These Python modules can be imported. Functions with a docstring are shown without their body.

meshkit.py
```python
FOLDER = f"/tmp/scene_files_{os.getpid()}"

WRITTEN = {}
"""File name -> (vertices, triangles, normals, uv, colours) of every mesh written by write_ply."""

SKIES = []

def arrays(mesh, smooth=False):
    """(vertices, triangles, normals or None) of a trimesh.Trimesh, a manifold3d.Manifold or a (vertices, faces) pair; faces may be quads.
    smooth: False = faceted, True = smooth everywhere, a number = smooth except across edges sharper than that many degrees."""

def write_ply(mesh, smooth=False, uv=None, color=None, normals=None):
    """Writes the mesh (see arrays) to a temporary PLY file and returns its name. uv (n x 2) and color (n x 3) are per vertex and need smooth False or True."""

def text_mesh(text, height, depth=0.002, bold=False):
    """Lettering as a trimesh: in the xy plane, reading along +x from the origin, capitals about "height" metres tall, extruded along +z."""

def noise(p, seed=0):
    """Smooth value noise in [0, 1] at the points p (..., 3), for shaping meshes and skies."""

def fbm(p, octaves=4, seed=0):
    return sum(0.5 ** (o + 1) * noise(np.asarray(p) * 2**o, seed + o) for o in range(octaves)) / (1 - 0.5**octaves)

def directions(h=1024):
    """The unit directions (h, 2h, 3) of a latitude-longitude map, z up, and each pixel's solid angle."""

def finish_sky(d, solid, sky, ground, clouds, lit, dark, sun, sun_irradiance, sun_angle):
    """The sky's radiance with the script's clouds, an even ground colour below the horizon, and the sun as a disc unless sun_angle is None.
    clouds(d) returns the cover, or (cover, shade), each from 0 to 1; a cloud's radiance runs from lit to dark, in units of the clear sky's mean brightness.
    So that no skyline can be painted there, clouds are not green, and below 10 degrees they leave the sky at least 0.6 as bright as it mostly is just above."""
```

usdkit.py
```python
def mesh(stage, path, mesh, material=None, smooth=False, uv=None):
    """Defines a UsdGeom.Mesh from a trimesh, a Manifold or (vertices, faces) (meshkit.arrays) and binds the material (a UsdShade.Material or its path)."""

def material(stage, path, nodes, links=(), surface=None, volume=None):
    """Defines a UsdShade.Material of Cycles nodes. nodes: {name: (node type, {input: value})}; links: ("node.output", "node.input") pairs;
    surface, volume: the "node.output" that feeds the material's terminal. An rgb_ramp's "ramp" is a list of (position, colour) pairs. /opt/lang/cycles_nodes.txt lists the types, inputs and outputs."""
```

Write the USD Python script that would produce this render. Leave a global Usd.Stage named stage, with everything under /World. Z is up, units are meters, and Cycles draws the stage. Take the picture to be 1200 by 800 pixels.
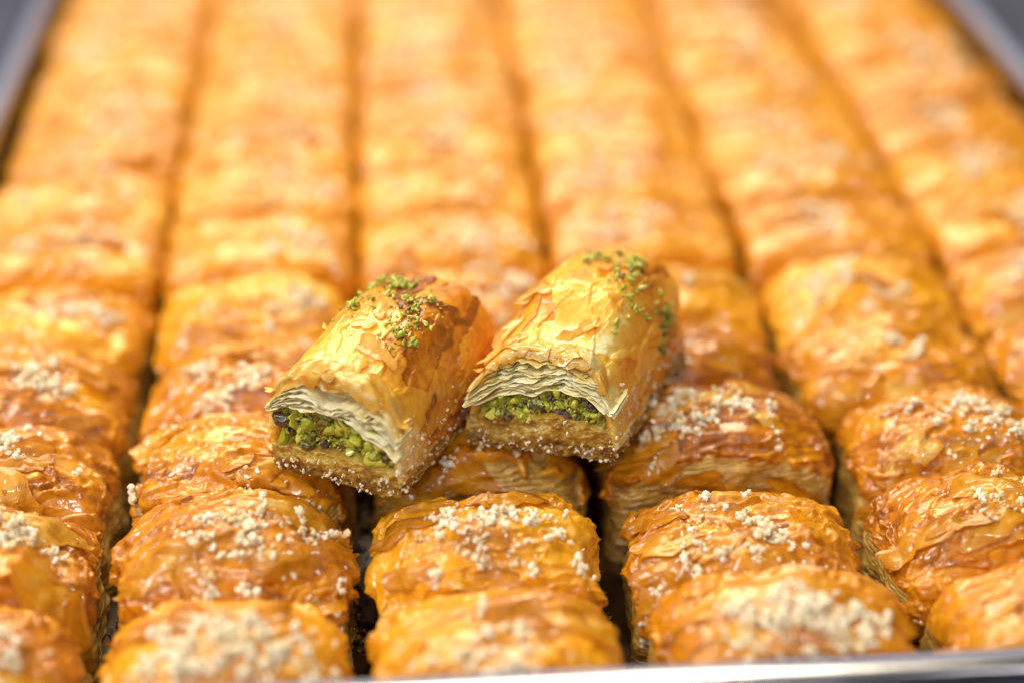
import math, numpy as np, trimesh, usdkit
from scipy.ndimage import map_coordinates, gaussian_filter1d
from pxr import Usd, UsdGeom, UsdLux, UsdShade, Sdf, Gf, Vt

stage = Usd.Stage.CreateInMemory()
UsdGeom.SetStageUpAxis(stage, UsdGeom.Tokens.z)
UsdGeom.SetStageMetersPerUnit(stage, 1.0)
UsdGeom.Xform.Define(stage, '/World')
UsdGeom.Scope.Define(stage, '/World/Looks')
MM = 0.001

# ------------------------------------------------------------------ camera
CAM = np.array([8.0, -222.0, 214.0])                     # millimetres; the tray floor is z = 0
PITCH, YAW, FPX = math.atan2(1240, 2150), math.asin(183 / 2488.6), 2150.0
_n = math.sqrt(183**2 + 1240**2 + 2150**2)
_Y = np.array([-183, 1240, -2150]) / _n
_Z = np.array([0, math.cos(PITCH), math.sin(PITCH)])
_X = np.cross(_Y, _Z)
R = np.array([_X, _Y, _Z])                               # rows: world axes in camera coordinates
cam = UsdGeom.Camera.Define(stage, '/World/camera')
m4 = np.eye(4); m4[:3, :3] = R.T; m4[3, :3] = CAM * MM
UsdGeom.Xformable(cam).AddTransformOp().Set(Gf.Matrix4d(*m4.ravel().tolist()))
cam.CreateHorizontalApertureAttr(36.0)
cam.CreateVerticalApertureAttr(24.0)
cam.CreateFocalLengthAttr(36.0 * FPX / 1200)
cam.CreateClippingRangeAttr(Gf.Vec2f(0.02, 100.0))
cam.CreateFStopAttr(4.4)
cam.CreateFocusDistanceAttr(0.331)
cam.CreateExposureAttr(-0.16)

# ------------------------------------------------------------------ lamps
def aim(x, pos, target):
    pos, target = np.array(pos, float), np.array(target, float)
    z = pos - target; z /= np.linalg.norm(z)
    up = np.array([0, 0, 1.0]) if abs(z[2]) < 0.98 else np.array([0, 1.0, 0])
    a = np.cross(up, z); a /= np.linalg.norm(a); b = np.cross(z, a)
    m = np.eye(4); m[0, :3] = a; m[1, :3] = b; m[2, :3] = z; m[3, :3] = pos
    UsdGeom.Xformable(x).AddTransformOp().Set(Gf.Matrix4d(*m.ravel().tolist()))

def rect(name, pos, target, w, h, power, color):
    l = UsdLux.RectLight.Define(stage, '/World/' + name)
    l.CreateWidthAttr(w); l.CreateHeightAttr(h); l.CreateIntensityAttr(power); l.CreateColorAttr(Gf.Vec3f(*color))
    aim(l, pos, target)

rect('ceiling_light_panel', (-0.1, 0.72, 0.9), (0.04, 0.16, 0), 0.95, 0.45, 14.0, (1.0, 0.86, 0.58))
rect('ceiling_light_panel_001', (-0.1, 2.3, 1.0), (0.04, 0.2, 0), 2.6, 0.6, 0.9, (0.93, 0.92, 1.0))
rect('display_case_lamp', (-0.5, -0.02, 0.6), (0.04, 0.1, 0), 0.10, 0.4, 34.0, (1.0, 0.95, 0.88))
rect('shop_window', (-0.5, -1.0, 0.75), (0.04, 0.1, 0), 0.34, 0.32, 16.5, (1.0, 0.96, 0.90))
for i, (x, y) in enumerate([(-0.35, -0.5), (0.15, -0.65), (0.6, -0.35)]):
    l = UsdLux.SphereLight.Define(stage, '/World/' + ('spot_bulb' if not i else f'spot_bulb_{i:03d}'))
    l.CreateRadiusAttr(0.025); l.CreateIntensityAttr(420.0); l.CreateColorAttr(Gf.Vec3f(1.0, 0.93, 0.84))
    UsdGeom.Xformable(l).AddTranslateOp().Set((x, y, 1.1))
dome = UsdLux.DomeLight.Define(stage, '/World/room_ambience')
dome.CreateIntensityAttr(1.0)
amb = usdkit.material(stage, '/World/Looks/room_ambience', {"b": ("background_shader", {"color": (0.80, 0.84, 1.0), "strength": 0.014})}, surface="b.background")
UsdShade.MaterialBindingAPI.Apply(dome.GetPrim()).Bind(amb)

# ------------------------------------------------------------------ helpers
used = {}
def numbered(parent, name):
    k = (parent, name); n = used.get(k, -1) + 1; used[k] = n
    return f'{parent}/{name}' if n == 0 else f'{parent}/{name}_{n:03d}'

def keys(prim, **kw):
    for k, v in kw.items():
        if v: prim.SetCustomDataByKey(k, v)

def thing(name, label, cat, loc=(0, 0, 0), rot=0.0, group=None):
    x = UsdGeom.Xform.Define(stage, numbered('/World', name))
    x.AddTranslateOp().Set(tuple(float(c) * MM for c in loc)); x.AddRotateZOp().Set(float(rot))
    keys(x.GetPrim(), label=label, category=cat, group=group)
    return x.GetPrim()

def put(name, V, F, mat, parent=None, N=None, attrs=None, smooth=False, **kw):
    """one Mesh; V in millimetres"""
    path = numbered(str(parent.GetPath()) if parent else '/World', name)
    V = np.asarray(V, float) * MM
    if N is None:
        m = usdkit.mesh(stage, path, trimesh.Trimesh(V, F, process=False), mat, smooth=smooth)
    else:
        m = usdkit.mesh(stage, path, (V, F), mat)
        m.CreateNormalsAttr(Vt.Vec3fArray.FromNumpy(N.astype(np.float32))); m.SetNormalsInterpolation('vertex')
    for k, v in (attrs or {}).items():
        UsdGeom.PrimvarsAPI(m).CreatePrimvar(k, Sdf.ValueTypeNames.FloatArray, 'vertex').Set(Vt.FloatArray.FromNumpy(np.asarray(v, np.float32)))
    keys(m.GetPrim(), **kw)
    return m.GetPrim()

_rng = np.random.default_rng(5)
_G = _rng.normal(size=(4096, 3)); _G /= np.linalg.norm(_G, axis=1, keepdims=True)
_P = _rng.permutation(4096)
_Q, _ = np.linalg.qr(_rng.normal(size=(3, 3)))
def pn(p, seed=0):
    """gradient noise, about -1..1, at points (n, 3)"""
    p = np.asarray(p, float) @ _Q + seed * 17.31
    i = np.floor(p).astype(np.int64); t = p - i
    w = t * t * t * (t * (t * 6 - 15) + 10)
    out = np.zeros(len(p))
    for a in (0, 1):
        wa = w[:, 0] if a else 1 - w[:, 0]
        ha = _P[(i[:, 0] + a) & 4095]
        for b in (0, 1):
            wb = wa * (w[:, 1] if b else 1 - w[:, 1])
            hb = _P[(ha + i[:, 1] + b) & 4095]
            for c in (0, 1):
                g = _G[_P[(hb + i[:, 2] + c) & 4095]]
                out += wb * (w[:, 2] if c else 1 - w[:, 2]) * (g[:, 0] * (t[:, 0] - a) + g[:, 1] * (t[:, 1] - b) + g[:, 2] * (t[:, 2] - c))
    return out * 1.5
def fb(p, o=3, seed=0):
    p = np.asarray(p, float)
    return sum(0.5**k * pn(p * 2**k, seed + k * 3) for k in range(o))
def ss(x, a=0.0, b=1.0):
    t = np.clip((x - a) / (b - a), 0, 1); return t * t * (3 - 2 * t)
def hsh(i, seed):
    x = np.sin(np.asarray(i, float) * 12.9898 + seed * 78.233) * 43758.5453
    return x - np.floor(x)
def col(*a): return np.stack(np.broadcast_arrays(*[np.asarray(x, float) for x in a]), -1)

def gridfaces(nr, nc, off=0, flip=False):
    i, j = np.meshgrid(np.arange(nr - 1), np.arange(nc - 1), indexing='ij')
    a = (i * nc + j).ravel() + off
    q = np.stack([a, a + 1, a + nc + 1, a + nc], 1)
    if flip: q = q[:, ::-1]
    return np.vstack([q[:, [0, 1, 2]], q[:, [0, 2, 3]]])

def vnormals(V, F):
    N = np.zeros_like(V); fn = np.cross(V[F[:, 1]] - V[F[:, 0]], V[F[:, 2]] - V[F[:, 0]])
    for k in range(3):
        for c in range(3): N[:, c] += np.bincount(F[:, k], fn[:, c], len(V))
    return N / np.maximum(np.linalg.norm(N, axis=1, keepdims=True), 1e-12)

def submesh(V, F, N, sel, attrs):
    f = F[sel]; u, inv = np.unique(f, return_inverse=True)
    return V[u], inv.reshape(f.shape), N[u], {k: v[u] for k, v in attrs.items()}

# ------------------------------------------------------------------ materials
def mat(name, nodes, links, surface): return usdkit.material(stage, '/World/Looks/' + name, nodes, links, surface=surface)

def bumped(scale1, d1, scale2, d2):
    return ({"pos": ("texture_coordinate", {}),
             "n1": ("noise_texture", {"scale": scale1, "detail": 4.0, "roughness": 0.6}),
             "n2": ("noise_texture", {"scale": scale2, "detail": 3.0, "roughness": 0.6}),
             "b1": ("bump", {"strength": 1.0, "distance": d1}),
             "b2": ("bump", {"strength": 1.0, "distance": d2})},
            [("pos.object", "n1.vector"), ("pos.object", "n2.vector"), ("n1.fac", "b1.height"), ("n2.fac", "b2.height"), ("b1.normal", "b2.normal")])

def crust_mat(name, ramp, rough=0.36, coat=0.9, coatr=0.05, sss=0.06, d1=0.00028, d2=0.00008):
    n, l = bumped(260, d1, 1100, d2)
    n |= {"a": ("attribute", {"attribute": "tone"}),
          "nz": ("noise_texture", {"scale": 420.0, "detail": 5.0, "roughness": 0.65, "distortion": 0.6}),
          "mr": ("map_range", {"from_min": 0.3, "from_max": 0.7, "to_min": -0.16, "to_max": 0.16}),
          "ad": ("math", {"math_type": "add"}),
          "r": ("rgb_ramp", {"ramp": ramp}),
          "cw": ("map_range", {"from_min": 0.38, "from_max": 0.6, "to_min": coat * 0.5, "to_max": coat * 1.1, "clamp": True}),
          "rr": ("map_range", {"from_min": 0.35, "from_max": 0.65, "to_min": rough - 0.12, "to_max": rough + 0.12, "clamp": True}),
          "p": ("principled_bsdf", {"roughness": rough, "coat_weight": coat, "coat_roughness": coatr, "coat_ior": 1.45, "subsurface_weight": sss,
                                    "subsurface_scale": 0.0016, "subsurface_radius": (1.0, 0.6, 0.2), "specular_ior_level": 0.45})}
    l += [("pos.object", "nz.vector"), ("nz.fac", "mr.value"), ("a.fac", "ad.value1"), ("mr.result", "ad.value2"), ("ad.value", "r.fac"), ("r.color", "p.base_color"),
          ("n1.fac", "cw.value"), ("cw.result", "p.coat_weight"), ("n2.fac", "rr.value"), ("rr.result", "p.roughness"), ("b2.normal", "p.normal"), ("b1.normal", "p.coat_normal")]
    return mat(name, n, l, "p.BSDF")

CRUST_RAMP = [(0, (0.13, 0.030, 0.002)), (0.2, (0.33, 0.092, 0.002)), (0.4, (0.57, 0.205, 0.004)), (0.7, (0.77, 0.350, 0.010)), (0.88, (0.86, 0.52, 0.08)), (1, (0.88, 0.66, 0.25))]
LAYER_RAMP = [(0, (0.12, 0.045, 0.006)), (0.35, (0.36, 0.17, 0.022)), (0.65, (0.58, 0.35, 0.07)), (1, (0.76, 0.60, 0.24))]
CREAM_RAMP = [(0, (0.50, 0.31, 0.05)), (0.35, (0.80, 0.62, 0.20)), (0.6, (0.93, 0.86, 0.49)), (1, (0.95, 0.93, 0.74))]
M = {}
M['crust'] = crust_mat('golden_crust', CRUST_RAMP)
M['layers'] = crust_mat('phyllo_edges', LAYER_RAMP, 0.4, 0.55, 0.15, 0.15, 0.0003, 0.0002)
M['cream'] = crust_mat('cream_phyllo', CREAM_RAMP, 0.45, 0.35, 0.2, 0.3, 0.0002, 0.00015)
M['hero_crust'] = crust_mat('pale_golden_crust', [(0, (0.26, 0.07, 0.004)), (0.25, (0.60, 0.20, 0.008)), (0.5, (0.80, 0.38, 0.025)), (0.72, (0.85, 0.50, 0.07)), (0.88, (0.87, 0.63, 0.18)), (1, (0.88, 0.78, 0.42))], 0.42, 0.6, 0.10, 0.25, 0.00022, 0.00008)
M['base'] = crust_mat('nut_base', [(0, (0.16, 0.065, 0.008)), (0.35, (0.36, 0.19, 0.02)), (0.65, (0.55, 0.37, 0.07)), (1, (0.74, 0.62, 0.27))], 0.35, 0.5, 0.15, 0.35, 0.0006, 0.0004)

def grain_mat(name, ramp, rough, sss, coat=0.1):
    return mat(name, {"r": ("rgb_ramp", {"ramp": ramp}), "pos": ("texture_coordinate", {}),
                      "at": ("attribute", {"attribute": "tone"}), "n": ("noise_texture", {"scale": 1600.0, "detail": 3.0}), "b": ("bump", {"distance": 0.00025}),
                      "mr": ("map_range", {"from_min": 0.3, "from_max": 0.7, "to_min": -0.12, "to_max": 0.12}), "ad": ("math", {"math_type": "add"}),
                      "p": ("principled_bsdf", {"roughness": rough, "subsurface_weight": sss, "subsurface_scale": 0.0008, "subsurface_radius": (1, 0.8, 0.5), "coat_weight": coat, "coat_roughness": 0.15})},
               [("pos.object", "n.vector"), ("n.fac", "b.height"), ("b.normal", "p.normal"), ("at.fac", "ad.value1"), ("n.fac", "mr.value"), ("mr.result", "ad.value2"),
                ("ad.value", "r.fac"), ("r.color", "p.base_color")], "p.BSDF")
M['crumb'] = grain_mat('cream_crumb', [(0, (0.80, 0.52, 0.18)), (0.25, (0.94, 0.81, 0.54)), (1, (0.97, 0.91, 0.73))], 0.6, 0.3)
M['pistachio'] = grain_mat('pistachio_green', [(0, (0.035, 0.022, 0.02)), (0.08, (0.10, 0.07, 0.02)), (0.2, (0.28, 0.32, 0.02)), (0.5, (0.42, 0.45, 0.03)), (0.85, (0.60, 0.57, 0.07)), (1, (0.72, 0.66, 0.2))], 0.35, 0.2, 0.5)
M['skin'] = grain_mat('pistachio_skin', [(0, (0.06, 0.035, 0.04)), (1, (0.18, 0.10, 0.07))], 0.4, 0.0, 0.4)
M['dark_crumb'] = grain_mat('syrupy_crumb', [(0, (0.05, 0.02, 0.005)), (0.6, (0.22, 0.10, 0.02)), (1, (0.5, 0.32, 0.1))], 0.35, 0.0, 0.6)

def flake_mat(name, ramp, tr=0.35, coat=0.8):
    return mat(name, {"pos": ("texture_coordinate", {}), "n": ("noise_texture", {"scale": 300.0, "detail": 5.0, "roughness": 0.6}), "oi": ("object_info", {}),
                      "a": ("attribute", {"attribute": "tone"}), "ad": ("math", {"math_type": "add"}), "mr": ("map_range", {"from_min": 0.3, "from_max": 0.7, "to_min": -0.2, "to_max": 0.2}),
                      "r": ("rgb_ramp", {"ramp": ramp}), "b": ("bump", {"distance": 0.0006}),
                      "p": ("principled_bsdf", {"roughness": 0.35, "coat_weight": coat, "coat_roughness": 0.1}),
                      "t": ("translucent_bsdf", {}), "x": ("mix_closure", {"fac": tr})},
               [("pos.object", "n.vector"), ("n.fac", "mr.value"), ("mr.result", "ad.value2"), ("a.fac", "ad.value1"), ("ad.value", "r.fac"), ("r.color", "p.base_color"), ("r.color", "t.color"),
                ("n.fac", "b.height"), ("b.normal", "p.normal"), ("p.BSDF", "x.closure1"), ("t.BSDF", "x.closure2")], "x.closure")
M['flake'] = flake_mat('phyllo_flake', CRUST_RAMP)
M['leaf'] = flake_mat('cream_leaf', CREAM_RAMP, 0.12, 0.3)
M['hero_flake'] = flake_mat('pale_phyllo_flake', [(0, (0.40, 0.13, 0.006)), (0.4, (0.72, 0.34, 0.025)), (0.7, (0.84, 0.54, 0.09)), (1, (0.87, 0.74, 0.34))])

M['steel'] = mat('brushed_steel', {"pos": ("texture_coordinate", {}), "mp": ("mapping", {"scale": (40, 900, 900)}), "n": ("noise_texture", {"scale": 1.0, "detail": 4.0}),
                                   "mr": ("map_range", {"from_min": 0.3, "from_max": 0.7, "to_min": 0.12, "to_max": 0.26}), "b": ("bump", {"distance": 0.00004}),
                                   "p": ("principled_bsdf", {"metallic": 1.0, "base_color": (0.58, 0.59, 0.68)})},
                 [("pos.object", "mp.vector"), ("mp.vector", "n.vector"), ("n.fac", "mr.value"), ("mr.result", "p.roughness"), ("n.fac", "b.height"), ("b.normal", "p.normal")], "p.BSDF")
M['floor'] = mat('syrup_coated_steel', {"pos": ("texture_coordinate", {}), "n": ("noise_texture", {"scale": 90.0, "detail": 5.0}),
                                        "r": ("rgb_ramp", {"ramp": [(0.3, (0.03, 0.012, 0.004)), (0.6, (0.10, 0.045, 0.010)), (0.8, (0.22, 0.11, 0.03))]}),
                                        "p": ("principled_bsdf", {"roughness": 0.3, "coat_weight": 0.6, "coat_roughness": 0.1})},
                 [("pos.object", "n.vector"), ("n.fac", "r.fac"), ("r.color", "p.base_color")], "p.BSDF")
M['counter'] = mat('dark_slate', {"pos": ("texture_coordinate", {}), "n": ("noise_texture", {"scale": 30.0, "detail": 6.0}),
                                  "r": ("rgb_ramp", {"ramp": [(0.3, (0.03, 0.034, 0.06)), (0.7, (0.055, 0.06, 0.10))]}), "p": ("principled_bsdf", {"roughness": 0.35})},
                   [("pos.object", "n.vector"), ("n.fac", "r.fac"), ("r.color", "p.base_color")], "p.BSDF")

# ------------------------------------------------------------------ setting: counter and tray
W, P, H = 44.0, 28.0, 25.6
NC, NR = 6, 13
X0, X1, Y0, Y1 = -2 * W - 2.0, 4 * W + 2.0, -0.8, NR * P + 3.0

def rounded(x0, x1, y0, y1, r, k=7):
    pts = []
    for cx, cy, a in ((x1 - r, y1 - r, 0), (x0 + r, y1 - r, 90), (x0 + r, y0 + r, 180), (x1 - r, y0 + r, 270)):
        for t in np.linspace(0, 90, k):
            pts.append((cx + r * math.cos(math.radians(a + t)), cy + r * math.sin(math.radians(a + t))))
    return np.array(pts)

def tray():
    t = thing('baking_tray', 'shallow silver metal baking tray with a rolled rim, filled with rows of pastry', 'tray', (0, 0, 0))
    # rim and wall: closed profile swept around a rounded rectangle; offset from the inner foot, height
    prof = [(0, 0.0), (0.3, 8), (0.7, 16), (1.0, 26.6), (1.35, 27.8), (2.2, 28.5), (5.2, 28.7), (6.6, 28.4), (7.5, 27.5), (7.9, 26.2), (7.6, 25.0), (6.9, 24.2), (6.2, 24.6), (6.0, 25.8), (5.2, 26.8), (3.0, 26.7), (2.2, 25.8), (1.9, 16), (1.3, 2), (0.9, -1.4), (0, -1.5)]
    rings = [np.c_[rounded(X0 - o, X1 + o, Y0 - o, Y1 + o, 9 + o), np.full(28, z)] for o, z in prof]
    V = np.vstack(rings); n = 28; F = []
    for i in range(len(prof)):
        a, b = i * n, ((i + 1) % len(prof)) * n
        for j in range(n):
            k = (j + 1) % n
            F += [(a + j, b + k, a + k), (a + j, b + j, b + k)]
    put('rim', V, np.array(F)[:, ::-1], M['steel'], t, smooth=50)
    base = rounded(X0 - 0.05, X1 + 0.05, Y0 - 0.05, Y1 + 0.05, 9)
    V = np.vstack([np.c_[base, np.full(28, 0.15)], np.c_[base, np.full(28, -1.45)]])
    F = [(0, j, j + 1) for j in range(1, 27)] + [(28, 28 + j + 1, 28 + j) for j in range(1, 27)]
    put('tray_floor', V, np.array(F), M['floor'], t)
tray()
s = 1500.0
put('counter', [(-s, -s, -1.6), (s, -s, -1.6), (s, s, -1.6), (-s, s, -1.6), (-s, -s, -40), (s, -s, -40), (s, s, -40), (-s, s, -40)],
    np.array([(0, 1, 2), (0, 2, 3), (4, 6, 5), (4, 7, 6), (0, 5, 1), (0, 4, 5), (1, 6, 2), (1, 5, 6), (2, 7, 3), (2, 6, 7), (3, 4, 0), (3, 7, 4)]), M['counter'], kind='structure')

# ------------------------------------------------------------------ pastry surfaces
def sheets(q, seed, count, rng, L=10.0, lipk=0.5):
    """overlapping torn phyllo sheets: height and tone at the points q (anisotropic, millimetres)"""
    h = np.zeros(len(q)); tone = np.zeros(len(q))
    for k in range(count):
        sc = L * rng.uniform(0.8, 1.9)
        F = (pn(q / sc, seed + 11 * k) + 0.26 * pn(q / (sc * 0.28), seed + 11 * k + 5) + 0.08 * pn(q / (sc * 0.09), seed + 11 * k + 7) + rng.uniform(-0.15, 0.25)) * sc * 0.75
        e = ss(F, -0.10, 0.14)
        lipm = ss(pn(q / 5.0, seed + 11 * k + 9), -0.1, 0.5)
        lip = np.exp(-((F - 0.45) / 0.5) ** 2) * lipm
        st = rng.uniform(0.16, 0.55)
        h += st * (e - 0.5) + lipk * lip
        tk = rng.uniform(-0.20, 0.20)
        tone = tone * (1 - 0.6 * e) + e * tk - 0.20 * np.exp(-((F - 0.05) / 0.28) ** 2) * rng.uniform(0.3, 1) + 0.08 * lip
    return h, tone

def strata(V, z, seed, t):
    """thin leaf edges: inset and tone in stacked wavy layers of thickness t"""
    x, y = V[:, 0], V[:, 1]
    ph = (z + 1.3 * pn(col(x / 8, y / 8, z / 10), seed) + 0.35 * pn(col(x / 2.2, y / 2.2, z / 5), seed + 1)) / t + 40
    li = np.floor(ph); f = ph - li
    ridge = np.sqrt(np.clip(1 - (2 * f - 1) ** 2, 0.02, 1))
    inset = 0.55 * pn(col(x / 5, y / 5, li * 7.31), seed + 2) + 0.25 * pn(col(x / 1.3, y / 1.3, li * 3.17), seed + 3)
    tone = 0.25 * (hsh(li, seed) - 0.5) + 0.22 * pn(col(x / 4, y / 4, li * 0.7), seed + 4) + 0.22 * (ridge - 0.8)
    return ridge, inset, tone

class Surf:
    """front+top grid of a pastry, sampled at (x, s) in millimetres; s = 0 at the top's front edge, negative down the front"""
    def __init__(s, G, xs, ss_): s.G, s.xs, s.ss = G, xs, ss_; s.N = None
    def at(s, x, q):
        i = np.interp(q, s.ss, np.arange(len(s.ss))); j = np.interp(x, s.xs, np.arange(len(s.xs)))
        return np.stack([map_coordinates(s.G[..., c], [i, j], order=1, mode='nearest') for c in range(3)], -1)
    def normal(s, x, q, d=0.8):
        a = s.at(x + d, q) - s.at(x - d, q); b = s.at(x, q + d) - s.at(x, q - d)
        n = np.cross(a, b); return n / np.maximum(np.linalg.norm(n, axis=-1, keepdims=True), 1e-9)

def loaf(seed, dims, res, dome=(0.19, 0.10), cline=0.5, nsheets=6, rough=1.0, cvar=0.16, brown=0.0, tv=0.95, r=5.0, rx=0.8):
    """A rounded, flaky pastry block. Returns V, F, N, attributes, face labels (0 crust, 1 leaf edges), Surf"""
    rng = np.random.default_rng(seed)
    hw, hd, h = dims
    nx, nz, ny = int(2 * hw / res) + 1, int(h / (res * 0.62)) + 1, int(2 * hd / res) + 1
    xs, ys = np.linspace(-hw, hw, nx), np.linspace(-hd, hd, ny); zs = np.linspace(0, h, nz)
    zb = np.linspace(0, h, max(nz // 4, 8))
    parts, faces, off = [], [], 0
    def add(A, flip):
        nonlocal off
        nr, nc = A.shape[:2]; parts.append(A.reshape(-1, 3)); faces.append(gridfaces(nr, nc, off, flip)); off += nr * nc
    zz, xx = np.meshgrid(zs, xs, indexing='ij'); yy2, xx2 = np.meshgrid(ys, xs, indexing='ij')
    ft = np.concatenate([col(xx, -hd, zz)[:-1], col(xx2, yy2, h)])
    add(ft, False)
    zz, xx = np.meshgrid(zb, xs, indexing='ij'); add(col(xx, hd, zz), True)
    zz, yy = np.meshgrid(zs, ys, indexing='ij'); add(col(-hw, yy, zz), True); add(col(hw, yy, zz), False)
    P0, F = np.vstack(parts), np.vstack(faces)
    inner = np.c_[np.clip(P0[:, 0], -hw + r * rx, hw - r * rx), np.clip(P0[:, 1], -hd + r, hd - r), np.minimum(P0[:, 2], h - r)]
    d = (P0 - inner) / [rx, 1, 1]; n = d / np.maximum(np.linalg.norm(d, axis=1, keepdims=True), 1e-9)
    B = inner + n * [r * rx, r, r]
    x, y, z = B.T
    zf = z / h
    k = 1 - dome[0] * np.abs(x / hw) ** 2.4 - dome[1] * np.abs(y / hd) ** 2.2
    z2 = z * (k + 0.03)
    V = np.c_[x * (1 - 0.05 * zf), y * (1 + 0.05 * np.sin(np.pi * zf) - 0.06 * zf), z2]
    # large unevenness
    V += n * (1.5 * pn(V / [13, 9, 9], seed) + 0.7 * pn(V / [8, 5, 5], seed + 1))[:, None] * rough
    q = V * [0.36, 1, 1]
    zc = h * (cline + cvar * pn(col(x / 9, y / 9, 0 * x), seed + 2) + 0.05 * pn(col(x / 2.5, y / 2.5, 0 * x), seed + 3)) * k
    zc = np.where(np.abs(n[:, 0]) > 0.75, h * (0.80 + 0.10 * pn(col(y / 6, y * 0, 0 * x), seed + 6)) * k, zc)
    m = ss(V[:, 2] - zc, -0.25, 0.25)
    hs, ts = sheets(q, seed * 3 + 5, nsheets, rng)
    wp = q + 0.8 * col(pn(q / 4, seed + 20), pn(q / 4, seed + 21), pn(q / 4, seed + 22))
    wr = np.clip(1 - np.abs(pn(wp / [2.2, 2.4, 2.4], seed + 23)) * 2.2, 0, 1) ** 2 * ss(pn(q / 5, seed + 24), -0.25, 0.45)
    fine = pn(wp / [0.9, 1.0, 1.0], seed + 25)
    blob = np.clip(pn(V / 3.2, seed + 26) - 0.25, 0, 1)
    hc = hs + 0.30 * wr * ss(pn(q / 9, seed + 28), -0.3, 0.4) + 0.03 * fine + 0.8 * blob + 0.35
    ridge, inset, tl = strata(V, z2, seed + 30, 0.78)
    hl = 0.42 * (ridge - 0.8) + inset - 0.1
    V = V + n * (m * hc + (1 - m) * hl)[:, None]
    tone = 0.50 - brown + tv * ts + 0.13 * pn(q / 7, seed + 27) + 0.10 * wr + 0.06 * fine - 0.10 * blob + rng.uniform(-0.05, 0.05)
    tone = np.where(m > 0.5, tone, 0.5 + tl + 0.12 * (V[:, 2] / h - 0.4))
    # weld the seams' normals
    key = np.round(P0 * 1000).astype(np.int64)
    _, inv = np.unique(key, axis=0, return_inverse=True); inv = inv.ravel()
    first = np.full(inv.max() + 1, -1); first[inv[::-1]] = np.arange(len(inv))[::-1]
    V = V[first[inv]]; tone = tone[first[inv]]; m = m[first[inv]]
    Nw = vnormals(V[first], inv[F]); N = Nw[inv]
    lab = (m[F].mean(1) < 0.5).astype(int)
    nft = ft.shape[0] * ft.shape[1]
    G = V[:nft].reshape(*ft.shape)
    step = np.linalg.norm(np.diff(G[:, nx // 4: 3 * nx // 4: 4], axis=0).mean(1), axis=1)
    # arc length from base positions, smooth
    Bg = np.c_[B[:nft, 1], z2[:nft]].reshape(ft.shape[0], nx, 2)[:, nx // 2]
    sl = np.concatenate([[0], np.cumsum(np.linalg.norm(np.diff(Bg, axis=0), axis=1))]); sl -= sl[nz - 1]
    sl += np.arange(len(sl)) * 1e-6
    return V, F, N, {'tone': np.clip(tone, 0, 1)}, lab, Surf(G, xs, sl)

# grains: a few irregular shapes, merged into one mesh
def grain_shapes(n, sub, seed, jag=0.45, flat=0.75):
    out = []
    for k in range(n):
        b = trimesh.creation.icosphere(sub); v = b.vertices
        v = v * (1 + jag * pn(v * 1.1, seed + k) + jag * 0.7 * pn(v * 2.6, seed + k + 40))[:, None] * [1.15, flat + 0.12 * (k % 3) - 0.1, flat - 0.08 * (k % 2)]
        out.append((v, np.array(b.faces)))
    return out
def lumps(n, seed):
    r, out = np.random.default_rng(seed), []
    b = trimesh.creation.icosphere(0)
    for k in range(n):
        V, F = [], []
        for j in range(4):
            v = b.vertices * r.uniform(0.42, 0.75) * (1 + 0.28 * r.uniform(-1, 1, len(b.vertices)))[:, None] + (r.normal(size=3) * 0.42 if j else 0)
            F.append(np.array(b.faces) + len(b.vertices) * j); V.append(v)
        out.append((np.vstack(V), np.vstack(F)))
    return out
CRUMBS = lumps(12, 300)
CHIPS = grain_shapes(7, 1, 340, 0.55, 0.6)
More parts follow.
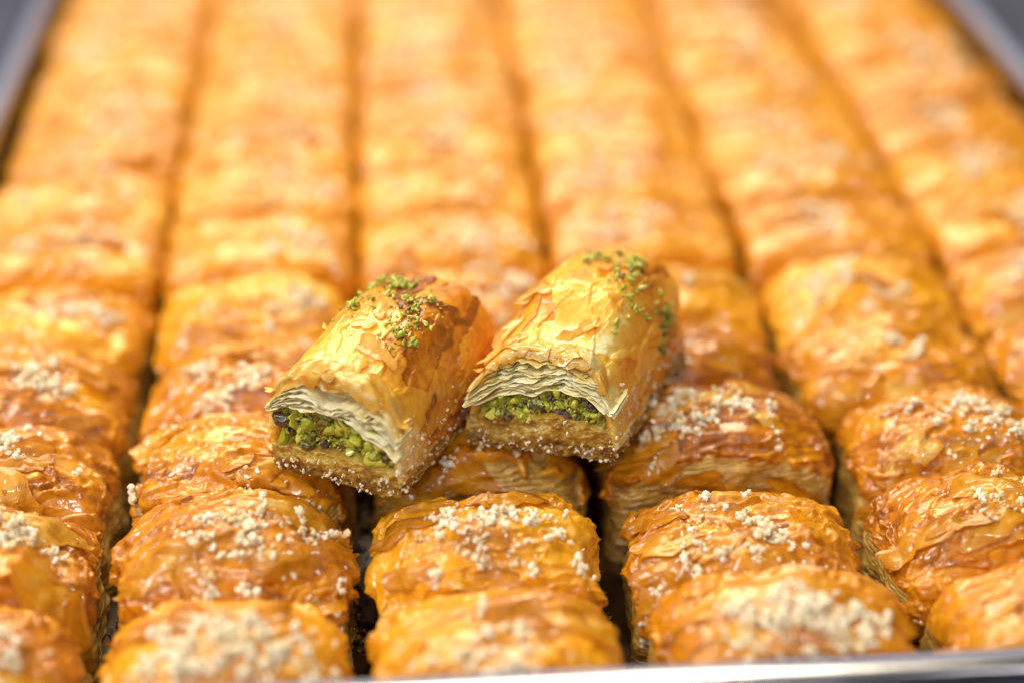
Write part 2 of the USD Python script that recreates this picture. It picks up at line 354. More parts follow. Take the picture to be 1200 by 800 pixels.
def rots(n, rng):
    q = rng.normal(size=(n, 4)); q /= np.linalg.norm(q, axis=1, keepdims=True); a, b, c, d = q.T
    return np.stack([1 - 2 * (c * c + d * d), 2 * (b * c - a * d), 2 * (b * d + a * c), 2 * (b * c + a * d), 1 - 2 * (b * b + d * d), 2 * (c * d - a * b), 2 * (b * d - a * c), 2 * (c * d + a * b), 1 - 2 * (b * b + c * c)], -1).reshape(-1, 3, 3)
def scatter(P_, size, shapes, rng):
    """merge grains of the given sizes (radius) at the points"""
    Rm = rots(len(P_), rng); kind = rng.integers(len(shapes), size=len(P_)); VV, FF, TT, off = [], [], [], 0
    for k, (v, f) in enumerate(shapes):
        i = np.nonzero(kind == k)[0]
        if not len(i): continue
        w = np.einsum('nij,vj->nvi', Rm[i], v) * size[i, None, None] + P_[i, None]
        VV.append(w.reshape(-1, 3)); FF.append((f[None] + (np.arange(len(i)) * len(v))[:, None, None]).reshape(-1, 3) + off); off += len(i) * len(v)
        TT.append(np.repeat(rng.random(len(i)), len(v)))
    return np.vstack(VV), np.vstack(FF), {"tone": np.concatenate(TT)}

def pile(surf, clusters, rng, smin=0.16, smax=1.15, clump=True, dens=1.5, high=3.8):
    """crumbs lying on the surface; clusters: (x, s, spread x, spread s, count)"""
    pos, rad, grid = [], [], {}
    for cx, cs, sx, sq, n in clusters:
        n = int(n * dens)
        a = np.clip(rng.normal(size=n), -2.2, 2.2) * sx + cx; b = np.clip(rng.normal(size=n), -2.2, 2.2) * sq + cs
        a += 2.2 * pn(col(a / 2.2, b / 2.2, cx + 0 * a), 77); b += 2.2 * pn(col(a / 2.2, b / 2.2, cx + 9.0 + 0 * a), 78)
        ok = (np.abs(a) < surf.xs[-1] - 0.4) & (b < surf.ss[-1] - 0.5)
        a, b = a[ok], b[ok]
        r = smin + (smax - smin) * rng.random(len(a)) ** 3.0
        o = rng.random(len(a)) < 0.75
        if clump and len(a) > 8:
            ca = rng.integers(max(len(a) // 12, 2), size=len(a)); a = np.where(o, a[ca] + rng.normal(size=len(a)) * 0.8, a); b = np.where(o, b[ca] + rng.normal(size=len(a)) * 0.8, b)
            a = np.clip(a, surf.xs[0] + 0.4, surf.xs[-1] - 0.4); b = np.minimum(b, surf.ss[-1] - 0.5)
        p, nn = surf.at(a, b), surf.normal(a, b)
        for i in range(len(a)):
            k = (round(a[i] / 0.9), round(b[i] / 0.9)); g = grid.get(k, 0.0)
            pos.append(p[i] + nn[i] * (g + r[i] * 0.45)); rad.append(r[i]); grid[k] = min(g + r[i] * 0.66, high)
    return np.array(pos).reshape(-1, 3), np.array(rad)

def flake(surf, x, s, a, b, ang, lift, rng, droop=0.0, nr=6, na=26):
    """a torn, curling leaf of pastry lying on the surface"""
    th = np.linspace(0, 2 * np.pi, na, endpoint=False)
    ph = rng.uniform(0, 6.28, 5)
    out = 1 + 0.22 * np.sin(2 * th + ph[0]) + 0.16 * np.sin(3 * th + ph[1]) + 0.10 * np.sin(5 * th + ph[2]) + 0.10 * rng.uniform(-1, 1, na)
    rr = np.linspace(0, 1, nr + 1)[1:]
    u = np.concatenate([[0], (rr[:, None] * out * np.cos(th)).ravel()]); v = np.concatenate([[0], (rr[:, None] * out * np.sin(th)).ravel()])
    ca, sa = math.cos(ang), math.sin(ang)
    px, ps = x + a * u * ca - b * v * sa, s + a * u * sa + b * v * ca
    p, n = surf.at(px, ps), surf.normal(px, ps, 1.6)
    over = np.maximum(np.abs(px) - surf.xs[-1], 0) * np.sign(px)
    e = np.clip((v + 0.9) / 1.9, 0, 1.2)
    hgt = 0.28 + lift * e ** 2.2 + 0.25 * pn(col(px / 2.2, ps / 2.2, 0 * px), int(ph[0] * 100)) + 0.12 * np.concatenate([[0], np.repeat(rr, na)]) * rng.uniform(-1, 1)
    p = p + n * hgt[:, None]
    p[:, 0] += over; p[:, 2] -= np.abs(over) * droop
    F = [(0, 1 + j, 1 + (j + 1) % na) for j in range(na)]
    for i in range(nr - 1):
        for j in range(na):
            A, B_, C, D = 1 + i * na + j, 1 + i * na + (j + 1) % na, 1 + (i + 1) * na + j, 1 + (i + 1) * na + (j + 1) % na
            F += [(A, C, D), (A, D, B_)]
    tone = rng.uniform(0.4, 0.78) - 0.22 * np.concatenate([[0], np.repeat(rr, na)]) ** 6 + 0.1 * e
    return p, np.array(F), np.clip(tone, 0, 1)

# ------------------------------------------------------------------ tray pieces
COLS = ['leftmost column', 'second column', 'third column', 'fourth column', 'fifth column', 'rightmost column']
ROWS = ['first', 'second', 'third', 'fourth', 'fifth', 'sixth', 'seventh', 'eighth', 'ninth', 'tenth', 'eleventh', 'twelfth', 'thirteenth']

def near_label(c, r, look): return f'{look}, {COLS[c]}, {ROWS[r]} from front'

# (column, row): dy, dz scale, dx, rotation, crust line, crumb clusters (x, s, sx, ss, n), look
SPEC = {
 (0, 0): dict(look='pastry with a heap of coarse cream crumbs', cl=[(-6, 8, 9, 4, 240), (10, 8, 6, 4, 60)]),
 (1, 0): dict(look='pastry half buried under a mound of cream crumbs', dz=0.97, cl=[(4, 9, 7, 3.2, 420), (-4, 6, 3, 3, 60), (14, 4, 3, 4, 60)]),
 (2, 0): dict(look='glossy orange pastry with one small crumb heap', dy=-1.0, dx=1.0, rot=1.0, ws=1.04, dz=0.99, cl=[(-2, 8, 4.5, 3.5, 110), (0, 3, 8, 4, 40)]),
 (3, 0): dict(look='pastry crowned by a ring of pale crumbs', dz=1.02, dy=-0.5, dx=5.5, rot=-1.0, ws=1.07, cl=[(-1, 10, 6, 3.2, 380), (3, 3, 6, 3, 110)]),
 (4, 0): dict(look='pastry with crumbs on its right end', dz=0.98, dx=8.0, cl=[(13, 10, 5, 4, 170)]),
 (0, 1): dict(look='pastry with torn translucent flap', dz=1.0, cl=[(-3, 12, 5, 3, 80), (9, 13, 3, 2, 90)]),
 (1, 1): dict(look='pastry with a crumb tuft on top and rumpled right end', dz=1.03, cl=[(3, 11, 3.5, 2.4, 150), (3, 1, 4, 4, 60), (17, 0, 2.5, 5, 70), (-13, 2, 5, 4, 14)]),
 (2, 1): dict(look='smooth amber pastry with white crumbs across the crest', dz=0.97, dx=1.0, cl=[(0, 10, 5.5, 3.2, 190), (-12, 10, 3, 3, 20), (3, 1, 7, 4, 36), (16, 5, 3, 4, 14)]),
 (3, 1): dict(look='flaky pastry with crumb trail over its left half', dy=-2.0, dz=0.93, dx=2.6, rot=-1.5, cl=[(-6, 10, 4.5, 3.6, 170), (3, 7, 3.5, 3, 80), (14, 6, 4, 4, 24), (-16, -7, 3, 4, 70)]),
 (4, 1): dict(look='blistered brown pastry with few crumbs', dz=1.0, dx=4.0, rot=3.0, cl=[(-2, 7, 2, 2, 26), (10, 12, 4, 4, 60), (12, 6, 3, 3, 40)]),
 (0, 2): dict(look='pastry with scattered crumbs and flaky front', cl=[(-6, 11, 9, 4, 70), (3, 12, 3, 2, 50), (-10, 3, 7, 3, 50)]),
 (1, 2): dict(look='pastry with broad smooth leaves, under the left cut slice', cl=[(12, 0, 4, 5, 80), (-8, 10, 8, 4, 20)], cline=0.95),
 (2, 2): dict(look='pastry with bare wavy leaf edges, under the two cut slices', dy=3.6, dx=1.0, cline=1.0, dz=0.99, cl=[(0, 8, 7, 4, 60), (1, -13, 4, 1.5, 40)]),
 (3, 2): dict(look='pastry with stacked leaf edges showing on its front', dy=4.2, dx=3.0, ws=1.08, cline=0.97, dz=1.02, cl=[(-9, 9, 3.5, 2.5, 150), (2, 12, 4, 2, 70), (8, 4, 6, 4, 16)]),
 (4, 2): dict(look='pastry with a pale diagonal shard of leaf', cline=0.86, dz=1.04, dx=5.0, rot=-3.0, cl=[(8, 10, 6, 4, 150), (-3, 13, 5, 2, 60), (6, 2, 5, 3, 20)]),
}
rng0 = np.random.default_rng(99)
def build_piece(c, r, res, nfl, spec, label, group):
    far = r >= NEAR
    seed = 1000 + c * 37 + r * 101
    rng = np.random.default_rng(seed)
    g = lambda k, d: spec.get(k, d)
    h = H * g('dz', rng.uniform(0.97, 1.03))
    x0 = -2 * W + (c + 0.5) * W + g('dx', rng.uniform(-0.6, 0.6)); y0 = (r + 0.5) * P + g('dy', rng.uniform(-0.7, 0.7))
    t = thing('baklava_piece', label, 'baklava', (x0, y0, 0.3), g('rot', rng.uniform(-2.0, 2.0)), group)
    V, F, N, A, lab, S = loaf(seed, ((W / 2) * g('ws', 1.0) - (1.8 if r < 3 else 0.45 if far else 0.9), P / 2 - 0.3, h), res, cline=g('cline', rng.uniform(0.4, 0.62)), dome=(rng.uniform(0.11, 0.14), 0.03) if far else (rng.uniform(0.23, 0.31), 0.13), nsheets=7, rough=0.6 if far else 1.0, cvar=0.06 if 'cline' in spec else 0.16, brown=0.10 if r < 4 else 0.0, tv=0.45 if far else 0.8, r=3.2 if far else 5.0, rx=0.5 if far else 0.8)
    put('crust', *submesh(V, F, N, lab == 0, A)[:2], M['crust'], t, *[submesh(V, F, N, lab == 0, A)[i] for i in (2, 3)])
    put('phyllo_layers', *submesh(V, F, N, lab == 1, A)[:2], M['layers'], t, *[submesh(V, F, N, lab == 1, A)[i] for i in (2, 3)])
    for i in range(nfl):
        a = rng.uniform(3.0, 8.0); s_ = rng.uniform(-11, 20)
        p, f, tn = flake(S, rng.uniform(-17, 17), s_, a, a * rng.uniform(0.35, 0.7), rng.uniform(-0.35, 0.35) + (math.pi if rng.random() < 0.6 else 0), rng.uniform(0.1, 1.1), rng)
        put('flake', p, f, M['flake'], t, attrs={'tone': tn}, smooth=True)
    cl = [(a_, b_, c_ * 1.2, d_ * 1.15, e_) for a_, b_, c_, d_, e_ in g('cl', [(rng.uniform(-12, 12), rng.uniform(6, 16), rng.uniform(2, 6), rng.uniform(2, 5), rng.integers(8, 120)), (rng.uniform(-12, 12), rng.uniform(0, 16), 5, 4, 30)])]
    pos, rad = pile(S, cl, rng)
    v, f, tt = scatter(pos, rad, CRUMBS, rng)
    put('crumb_topping', v, f, M['crumb'], t, attrs=tt, smooth=False, kind='stuff')
    return t, S, rng

LOOKS = ['blurred golden pastry', 'softly blurred honey coloured pastry', 'out of focus glazed pastry']
made, SURF = {}, {}
NEAR = 5
for r in range(NEAR):
    for c in range(NC):
        if c == 5 and r < 3: continue
        spec = SPEC.get((c, r), {})
        look = spec.get('look') or ['flaky golden pastry', 'glazed amber pastry', 'lightly crumbed brown pastry'][(c + r) % 3]
        res = 0.36 if r < 3 else 0.6
        made[c, r], SURF[c, r], _ = build_piece(c, r, res, [7, 10, 9, 6, 4][r], spec, near_label(c, r, look), 'baklava pieces in the tray')

# far pieces: eight built, the others copies of them
protos = []
k = 0
for r in range(NEAR, NR):
    for c in range(NC):
        label = near_label(c, r, LOOKS[(c + r) % 3])
        if len(protos) < 8:
            t, _, _ = build_piece(c, r, 0.95, 2, {}, label, 'baklava pieces in the tray')
            protos.append(t)
        else:
            j = (k * 5 + r) % 8; k += 1
            x0 = -2 * W + (c + 0.5) * W + rng0.uniform(-0.6, 0.6); y0 = (r + 0.5) * P + rng0.uniform(-0.7, 0.7)
            t = thing('baklava_piece', label, 'baklava', (x0, y0, 0.3), rng0.uniform(-2, 2) + (180 if rng0.random() < 0.5 else 0), 'baklava pieces in the tray')
            t.GetReferences().AddInternalReference(protos[j].GetPath()); t.SetInstanceable(True)

# special torn leaves
def special(cr, x, s, a, b, ang, lift, seed, label, droop=0.3, m='flake', tone=None):
    rng = np.random.default_rng(seed)
    p, f, tn = flake(SURF[cr], x, s, a, b, ang, lift, rng, droop)
    put('flake', p, f, M[m], made[cr], attrs={'tone': tn if tone is None else np.clip(tn * 0 + tone, 0, 1)}, smooth=True, label=label)
special((0, 1), 14, 2, 9, 5.5, 1.9, 2.4, 1, 'large torn translucent flap of leaf')
special((0, 1), 18.5, -9, 10, 3.2, 1.5, 1.2, 2, 'long hanging strip of leaf')
special((2, 1), 17, -8, 7, 3.2, 1.45, 1.0, 3, 'yellow hanging strip of leaf')
special((4, 2), 0, -3, 9, 1.4, 0.55, 0.9, 4, 'pale diagonal shard of leaf', tone=0.8)
special((3, 1), -17, -4, 5, 4, 1.2, 1.2, 5, 'torn pale leaf corner')

# ------------------------------------------------------------------ the two cut slices on top
def slice_(name, label, loc, rot, shear, seed, kind):
    rng = np.random.default_rng(seed)
    t = thing(name, label, 'baklava', loc, rot, 'cut baklava slices on top')
    hw, hl, h, r = (14.4 if kind else 13.4), 20.0, 24.6, 2.2
    nx, nz, ny = 150, 190, 120
    xs, ys, zs = np.linspace(-hw, hw, nx), np.linspace(-hl, hl, ny), np.linspace(0, h, nz)
    parts, faces, off, tags = [], [], 0, []
    def add(A, flip, tag):
        nonlocal off
        nr, nc = A.shape[:2]; parts.append(A.reshape(-1, 3)); faces.append(gridfaces(nr, nc, off, flip)); off += nr * nc; tags.append(np.full(nr * nc, tag))
    zz, xx = np.meshgrid(zs, xs, indexing='ij'); yy2, xx2 = np.meshgrid(ys, xs, indexing='ij')
    ft = np.concatenate([col(xx, -hl, zz)[:-1], col(xx2, yy2, h)]); add(ft, False, 0)
    zb = np.linspace(0, h, 30); zz, xx = np.meshgrid(zb, xs[::4], indexing='ij'); add(col(xx, hl, zz), True, 1)
    zz, yy = np.meshgrid(zs, ys, indexing='ij'); add(col(-hw, yy, zz), True, 2); add(col(hw, yy, zz), False, 3)
    xx, yy = np.meshgrid(np.linspace(-hw, hw, 12), np.linspace(-hl, hl, 16)); add(col(xx, yy, 0.0), True, 4)
    P0, F = np.vstack(parts), np.vstack(faces)
    ry = 0.7
    inner = np.c_[np.clip(P0[:, 0], -hw + r, hw - r), np.clip(P0[:, 1], -hl + ry, hl - ry), np.minimum(P0[:, 2], h - r)]
    d = (P0 - inner) / [r, ry, r]; n = d / np.maximum(np.linalg.norm(d, axis=1, keepdims=True), 1e-9)
    B = inner + n * [r, ry, r]
    x, y, z = B.T
    arch = np.abs(x / hw) ** 4.0
    fdr = ss(-y / hl, -0.1, 1.0)
    k = (1 - (0.36 + 0.02 * (x / hw)) * arch) * (1 - (0.24 if kind == 1 else 0.17) * fdr) - 0.10 * np.clip(y / hl, 0, 1) ** 2
    z2 = z * k
    V = np.c_[x * (1 - (0.15 if kind == 1 else 0.07) * z / h), y, z2]
    n = n / np.maximum(np.linalg.norm(n, axis=1, keepdims=True), 1e-9)
    V = V + n * (0.6 * pn(V / [9, 13, 9], seed) * (np.abs(n[:, 1]) < 0.6) + 0.25 * pn(V / 5, seed + 1))[:, None]
    front = (n[:, 1] < -0.55).astype(float)
    fx = x / hw
    zb_ = (8.0 if kind == 1 else 6.0) + 0.2 * fx - 1.6 * fx ** 2 + 0.8 * pn(col(x / 5, 0 * x, 0 * x), seed + 2) + 0.3 * pn(col(x / 1.5, 0 * x, 0 * x), seed + 3)          # top of the nut base
    zp = (zb_ + 4.4 + 1.2 * fx - 2.0 * np.abs(fx) ** 2 + 0.4 * pn(col(x / 3, 0 * x, 0 * x), seed + 4)) if kind == 1 else (zb_ + 7.6 - 2.4 * fx ** 2 - 1.8 * fx + 0.4 * pn(col(x / 3, 0 * x, 0 * x), seed + 4))
    ztop = h * (1 - (0.36 + 0.02 * fx) * arch) * (1 - (0.24 if kind == 1 else 0.17) * fdr)
    zcr = ztop - (1.6 if kind == 1 else 2.0) - 1.6 * pn(col(x / 6, 0 * x, 0 * x), seed + 5) - 0.8 * pn(col(x / 1.8, 0 * x, 0 * x), seed + 6)
    zcs = h * (0.20 + 0.10 * pn(col(y / 7, x / 9, 0 * x), seed + 7)) * k                                                       # crust line on the long sides
    zc = np.where(front > 0.5, zcr, zcs)
    m = ss(V[:, 2] - zc, -0.2, 0.2)
    # crust relief
    q = V * [1, 0.55, 1]
    hs, ts = sheets(q, seed * 3, 6, rng, 13.0, 0.22)
    wp = q + 0.7 * col(pn(q / 3, seed + 20), pn(q / 3, seed + 21), pn(q / 3, seed + 22))
    wr = np.clip(1 - np.abs(pn(wp / 2.0, seed + 23)) * 2.2, 0, 1) ** 2 * ss(pn(q / 4, seed + 24), -0.2, 0.4)
    hc = hs * 0.6 + 0.10 * wr * ss(pn(q / 8, seed + 28), -0.1, 0.5) + 0.03 * pn(wp / 0.8, seed + 25) + 0.3
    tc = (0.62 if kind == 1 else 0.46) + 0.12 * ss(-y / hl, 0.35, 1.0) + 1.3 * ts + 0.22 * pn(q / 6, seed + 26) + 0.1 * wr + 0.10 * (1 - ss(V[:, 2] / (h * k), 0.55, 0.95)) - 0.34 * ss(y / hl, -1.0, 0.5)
    # leaf edges follow the arch
    zz_ = z2 + (0.17 * arch * h * (1 - z / h) * -0.6)
    ridge, inset, tl = strata(V, zz_ * 1.0, seed + 30, 0.62)
    # nut base and pistachio band
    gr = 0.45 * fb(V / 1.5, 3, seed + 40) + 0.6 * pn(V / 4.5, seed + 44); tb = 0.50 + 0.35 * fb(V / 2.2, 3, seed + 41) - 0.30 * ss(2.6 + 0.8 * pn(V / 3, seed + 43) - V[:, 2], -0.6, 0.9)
    isbase = ss(zb_ - V[:, 2], -0.2, 0.2); ispis = ss(zp - V[:, 2], -0.2, 0.2) * (1 - isbase)
    hl_f = isbase * (gr + 0.2) + ispis * (gr * 0.8 - 1.9) + (1 - isbase) * (1 - ispis) * (0.55 * (ridge - 0.8) + 0.9 * inset - 2.2)
    hside = 0.40 * (ridge - 0.8) + 0.8 * inset + 0.5 * gr * ss(zb_ - V[:, 2], -2, 3)
    hl_ = np.where(front > 0.5, hl_f, hside)
    lay = front * (1 - isbase) * (1 - ispis)
    depth = m * hc * np.where(front > 0.5, 0.5, 1) + (1 - m) * hl_
    V = V + n * depth[:, None]
    # the face leans: the leaves step back towards the top; the crust edge overhangs
    if kind == 1:
        V[:, 1] += np.where(y < 0, np.clip(-y / hl, 0, 1), 0) * np.clip(z2 - 9, 0, None) * 0.5
    else:
        V[:, 1] += np.where(y < 0, np.clip(-y / hl, 0, 1), 0) * (np.clip(z2 - 9, 0, None) * 0.12)
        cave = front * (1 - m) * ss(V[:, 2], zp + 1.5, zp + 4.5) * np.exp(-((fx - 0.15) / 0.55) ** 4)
        V[:, 1] += 2.6 * cave
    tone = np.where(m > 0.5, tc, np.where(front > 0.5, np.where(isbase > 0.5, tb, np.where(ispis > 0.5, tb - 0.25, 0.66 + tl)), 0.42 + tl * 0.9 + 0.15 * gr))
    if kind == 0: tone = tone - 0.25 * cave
    low = ss(3.5 - V[:, 2], 0, 3.5) * (np.abs(n[:, 2]) < 0.9)
    V = V + n * (low * (0.9 * pn(V / 2.6, seed + 50) + 0.5 * pn(V / 1.1, seed + 51)))[:, None]
    V[:, 2] += 0.5 * low * pn(V / 3.0, seed + 52)
    V[:, 0] += shear * V[:, 1]
    key = np.round(P0 * 1000).astype(np.int64)
    _, inv = np.unique(key, axis=0, return_inverse=True); inv = inv.ravel()
    first = np.full(inv.max() + 1, -1); first[inv[::-1]] = np.arange(len(inv))[::-1]
    V = V[first[inv]]; N = vnormals(V[first], inv[F])[inv]
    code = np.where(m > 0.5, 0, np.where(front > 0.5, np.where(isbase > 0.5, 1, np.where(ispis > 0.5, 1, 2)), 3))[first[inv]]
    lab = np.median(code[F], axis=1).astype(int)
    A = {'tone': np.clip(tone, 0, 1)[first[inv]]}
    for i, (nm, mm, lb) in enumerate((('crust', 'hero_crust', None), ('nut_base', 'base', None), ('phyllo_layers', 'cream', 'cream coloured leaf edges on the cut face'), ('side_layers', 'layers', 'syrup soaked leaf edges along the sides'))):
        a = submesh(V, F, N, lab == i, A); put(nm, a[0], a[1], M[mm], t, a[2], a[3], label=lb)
    G = V[:ft.shape[0] * nx].reshape(*ft.shape)
    sl = np.concatenate([zs - h, ys + hl + 1e-3])[: ft.shape[0] + 1]; sl = np.concatenate([zs[:-1] - h, ys + hl])
    S = Surf(G, xs, sl)
    # single leaves of pastry, each its own sheet, fanned over the cut face
    nl = 26 if kind == 1 else 18
    na, nd = 110, 7
    xa = np.linspace(-hw + 0.05, hw - 0.05, na); fa = xa / hw; aa = np.abs(fa) ** 4.0
    gx = x[:nx]
    i0 = np.interp(xa, x[:ft.shape[0] * nx].reshape(ft.shape[:2])[0], np.arange(nx))
    zpa, zca = np.interp(i0, np.arange(nx), zp[:nx]), np.interp(i0, np.arange(nx), zcr[:nx])
    top = zca - 0.1 if kind == 1 else zca - 0.2 - 2.6 * np.exp(-((fa - 0.12) / 0.5) ** 4)
    top = np.maximum(top, zpa + 1.2)
    lean = 0.5 if kind == 1 else 0.12
    for i in range(nl):
        u = np.clip((i + 0.35 + rng.uniform(-0.9, 0.9)) / nl, 0, 1)
        zl = zpa + (top - zpa) * u + 0.6 * pn(col(xa / 4.5, 0 * xa + i * 0.2, 0 * xa), seed + 60) + 0.16 * pn(col(xa / 1.6, 0 * xa + i * 0.35, 0 * xa), seed + 61)
        yf = -hl + np.clip(zl - 9, 0, None) * lean - 0.15 + 1.2 * pn(col(xa / 6, 0 * xa + i * 0.9, 0 * xa), seed + 62) + 0.35 * pn(col(xa / 1.4, 0 * xa + i * 5.7, 0 * xa), seed + 63) + rng.uniform(-0.5, 0.3) - 0.7 * ss(fa, 0.75, 1.0)
        yf = yf + 2.2 * ss(pn(col(xa / 4.0, 0 * xa + i * 3.3, 0 * xa), seed + 67), 0.1, 0.3)
        dd = np.linspace(0, 1, nd)[:, None]
        droop = rng.uniform(-0.15, 0.45) + 0.5 * pn(col(xa / 3.5, 0 * xa + i * 2.3, 0 * xa), seed + 64)
        Yg = yf[None] + 4.5 * dd
        Zg = zl[None] - droop[None] * (1 - dd) ** 3 + 0.10 * pn(col(np.tile(xa, nd) / 1.2, Yg.ravel() / 1.5, np.full(na * nd, i * 3.1)), seed + 65).reshape(nd, na)
        th_ = 0.03 + 0.05 * hsh(i, seed)
        Xg = np.tile(xa, (nd, 1)) * (1 + rng.uniform(0.0, 0.06)) * (1 - (0.15 if kind == 1 else 0.07) * zl[None] / h) + shear * Yg
        Vt_ = np.concatenate([col(Xg, Yg, Zg + th_).reshape(-1, 3), col(Xg, Yg, Zg - th_).reshape(-1, 3)])
        o2 = na * nd; jj = np.arange(na - 1)
        Ff = np.vstack([gridfaces(nd, na), gridfaces(nd, na, o2, True), np.stack([jj, o2 + jj, o2 + jj + 1], 1), np.stack([jj, o2 + jj + 1, jj + 1], 1)])
        tn = 0.74 - (0.34 * ss(np.array(u), 0.45, 1.0) if kind == 1 else 0.0) + 0.30 * (hsh(i, seed + 1) - 0.5) + 0.15 * pn(Vt_ / 3, seed + 66) + (-0.12 if kind == 0 else 0) * (u > 0.8) - 0.15 * ss(np.abs(Vt_[:, 0] / hw), 0.75, 1.0)
        put('phyllo_leaf', Vt_, Ff, M['leaf'], t, attrs={'tone': np.clip(tn, 0, 1)}, smooth=True)
    # pistachio pieces in the band
    xs_ = np.linspace(-hw + 1, hw - 1.0, 200)
    fx_ = xs_ / hw
    big, skins = [], []
    ncut = 95 if kind == 0 else 85
    for i in range(ncut):
        u = rng.uniform(-0.93, 0.93) if kind == 0 else rng.uniform(-0.75, 0.93)
        xx_ = u * hw; iz = np.interp(xx_, x[:nx][np.argsort(x[:nx])], np.arange(nx))
        jj = int(np.argmin(np.abs(x[:ft.shape[0] * nx].reshape(ft.shape[:2])[0] - xx_)))
        lo, hi = zb_[jj], zp[jj]
        rad = rng.uniform(0.6, 2.4) if kind == 0 else rng.uniform(0.6, 1.8)
        zpos = rng.uniform(lo + 0.2, max(hi, lo + 1.2)) if kind == 0 else rng.uniform(lo - 0.4, max(hi, lo + 1.0))
        zi = int(np.argmin(np.abs(z2[:ft.shape[0] * nx].reshape(ft.shape[:2])[:nz - 1, jj] - zpos)))
        p = G[zi, jj] + np.array([0, rng.uniform(-0.5, 0.5), 0])
        sub = trimesh.creation.icosphere(2); v = sub.vertices * (1 + 0.35 * pn(sub.vertices * 0.9, seed + i) + 0.16 * pn(sub.vertices * 2.6, seed + i + 90))[:, None]
        # flat broken faces
        for _ in range(6):
            dv = rng.normal(size=3); dv /= np.linalg.norm(dv); o = v @ dv; v = v - np.maximum(o - 0.48, 0)[:, None] * dv
        dark = (kind == 1 and 0.05 < u < 0.5 and rng.random() < 0.4) or rng.random() < 0.04
        v = (v * ([1.0, 0.45, 0.7] if dark else [1, 0.8, 0.85])) @ rots(1, rng)[0].T * rad + p
        put('pistachio_chunk', v, sub.faces, M['skin' if dark else 'pistachio'], t, attrs={'tone': np.full(len(v), rng.uniform(0.03, 0.85) ** 1.2)}, smooth=True, label='dark purple skinned chunk' if dark else None)
    # small pistachio meal on the face and in the band
    for nm, mt, num, lo_, hi_, s0, s1 in (('pistachio_meal', 'pistachio', 620 if kind else 520, 0.0, 1.0, 0.15, 0.6), ('face_crumbs', 'crumb', 70 if kind else 60, -1.0, 0.25, 0.10, 0.5)):
        u = rng.uniform(-0.97, 0.97, num); jj = np.clip(np.round((u + 1) / 2 * (nx - 1)).astype(int), 0, nx - 1)
        lo = zb_[jj]; hi = zp[jj]
        zpos = np.where(lo_ < 0, lo * np.abs(rng.normal(size=num) * 0.35).clip(0, 1), lo + (hi - lo) * rng.random(num))
        zg = z2[:ft.shape[0] * nx].reshape(ft.shape[:2])
        zi = np.array([np.argmin(np.abs(zg[:nz - 1, j] - zv)) for j, zv in zip(jj, zpos)])
        p = G[zi, jj] + np.array([0, -0.2, 0])
        v, f, tt = scatter(p, rng.uniform(s0, s1, num), CHIPS if mt == 'pistachio' else CRUMBS, rng)
        put(nm, v, f, M[mt], t, attrs=tt, smooth=False, kind='stuff')
    # crumbs along the right side's foot
    V3 = V[np.concatenate(tags) == 3]
    Vs = V3[(V3[:, 2] < 12) | ((V3[:, 1] < -13) & (V3[:, 2] < 17))]
    pick = Vs[rng.integers(len(Vs), size=330)]; pick = pick[rng.random(len(pick)) < np.where(pick[:, 1] < -13, 0.75, 1 - pick[:, 2] / 13)]
    v, f, tt = scatter(pick + rng.normal(size=pick.shape) * 0.12, 0.15 + 0.45 * rng.random(len(pick)) ** 2, CRUMBS, rng)
    put('side_crumbs', v, f, M['crumb'], t, attrs=tt, smooth=False, kind='stuff')
    return t, S, rng, V, tags

tR, SR, rngR, VR, tagR = slice_('cut_baklava_slice', 'right cut baklava slice on top, with pale layered face and thin green filling', (43.2, 78.4, 27.0), -18, 0.16, 71, 1)
tL, SL, rngL, VL, tagL = slice_('cut_baklava_slice', 'left cut baklava slice on top, with hollow arch and chunky pistachio filling', (6.1, 70.9, 27.0), -29, 0.0, 53, 0)

def topping(t, S, rng, clusters, n_chunk=0):
    pos, rad = pile(S, clusters, rng, 0.14, 0.8, True, 1.0, 0.7)
    v, f, tt = scatter(pos, rad, CHIPS, rng)
    put('ground_pistachio', v, f, M['pistachio'], t, attrs=tt, smooth=True, kind='stuff')
topping(tL, SL, rngL, [(-4, 32, 3.5, 2.4, 130), (-6, 24, 3, 4, 120), (6, 16, 1.5, 3.0, 150), (5, 25, 3, 2.5, 60), (-2, 20, 5, 6, 30)])
topping(tR, SR, rngR, [(0, 33, 5, 2.0, 110), (7, 30, 2.5, 3, 90), (11, 24, 1.2, 4, 60), (3, 22, 5, 6, 12)])
def hero_flakes(t, S, rng, n):
    for i in range(n):
        a = rng.uniform(1.4, 4.5)
        p, f, tn = flake(S, rng.uniform(-10, 10), rng.uniform(1, 33), a, a * rng.uniform(0.4, 0.8), rng.uniform(0, 6.28), rng.uniform(0.1, 1.0), rng)
        put('flake', p, f, M['hero_flake'], t, attrs={'tone': np.clip(tn, 0, 1)}, smooth=True)
for i in range(9):
    p, f, tn = flake(SR, rngR.uniform(-13, -9.5), 2 + i * 3.4, rngR.uniform(1.5, 3.0), rngR.uniform(0.9, 1.6), rngR.uniform(1.2, 2.0), rngR.uniform(0.8, 2.0), rngR)
    put('flake', p, f, M['hero_flake'], tR, attrs={'tone': tn}, smooth=True)
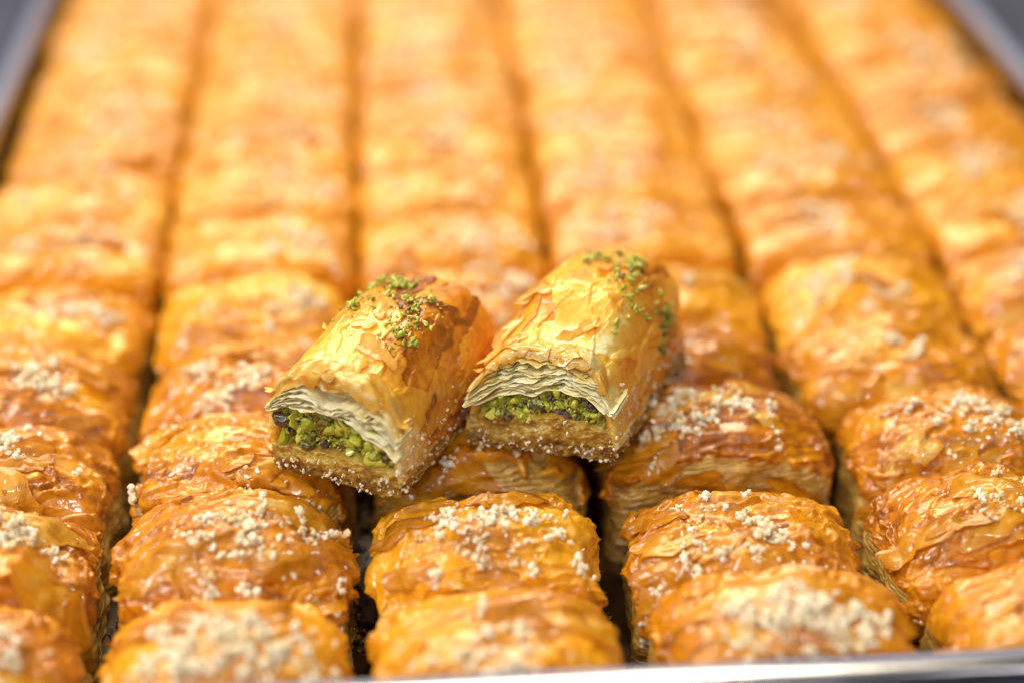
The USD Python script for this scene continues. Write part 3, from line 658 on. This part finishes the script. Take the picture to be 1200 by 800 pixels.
def front_leaves(t, S, rng, n):
    for i in range(n):
        x = -12.5 + 25 * (i + 0.5) / n + rng.uniform(-1.5, 1.5)
        p, f, tn = flake(S, x, rng.uniform(-0.3, 3.0), rng.uniform(2.5, 5.5), rng.uniform(1.2, 2.6), math.pi + rng.uniform(-0.4, 0.4), rng.uniform(0.3, 1.3), rng)
        put('flake', p, f, M['hero_flake'], t, attrs={'tone': np.clip(tn + 0.14, 0, 1)}, smooth=True)
front_leaves(tR, SR, rngR, 11); front_leaves(tL, SL, rngL, 8)
hero_flakes(tR, SR, rngR, 8); hero_flakes(tL, SL, rngL, 6)
# pistachio sprinkle on the right slice's right flank
tg = np.concatenate(tagR); V3 = VR[tg == 3]
sel = V3[(np.abs(V3[:, 1] - 10 - 0.5 * (V3[:, 2] - 14)) < 2.2) & (V3[:, 2] > 8) & (V3[:, 2] < 23)]
pk = sel[rngR.integers(len(sel), size=110)] + rngR.normal(size=(110, 3)) * 0.2
v, f, tt = scatter(pk, 0.25 + 0.85 * rngR.random(110) ** 2, CHIPS, rngR); put('flank_pistachio', v, f, M['pistachio'], tR, attrs=tt, smooth=True, kind='stuff')

# ------------------------------------------------------------------ loose bits
rngD = np.random.default_rng(7)
pts = []
for g in range(1, NC):
    xg = -2 * W + g * W
    n = 300; yy = rngD.uniform(0, 150, n); pts.append(np.c_[xg + rngD.normal(size=n) * 0.9, yy, 0.4 + rngD.random(n) ** 3 * 3.5])
n = 300; pts.append(np.c_[rngD.uniform(X0 + 3, X1 - 3, n), rngD.uniform(Y0 + 0.5, 1.5, n), 0.4 + rngD.random(n) * 1.0])
pts = np.vstack(pts); v, f, tt = scatter(pts, 0.3 + 0.7 * rngD.random(len(pts)) ** 2, CRUMBS, rngD)
cr = put('fallen_crumbs', v, f, M['dark_crumb'], attrs=tt, smooth=True, kind='stuff', label='syrupy dark crumbs fallen into the gaps between the pastry columns', category='crumbs')
p0 = SURF[2, 1].at(np.array([9.0]), np.array([-5.0]))[0] + np.array([-2 * W + 2.5 * W, 1.5 * P, 0.3])
sub = trimesh.creation.icosphere(2); v = sub.vertices * (1 + 0.4 * pn(sub.vertices, 5))[:, None] * [2.1, 1.4, 1.9] + p0 + [0, -1.0, 0]
put('pistachio_bit', v, sub.faces, M['pistachio'], attrs={'tone': np.full(len(v), 0.45)}, smooth=True, label='single green pistachio bit stuck on the front of a second row pastry', category='pistachio')
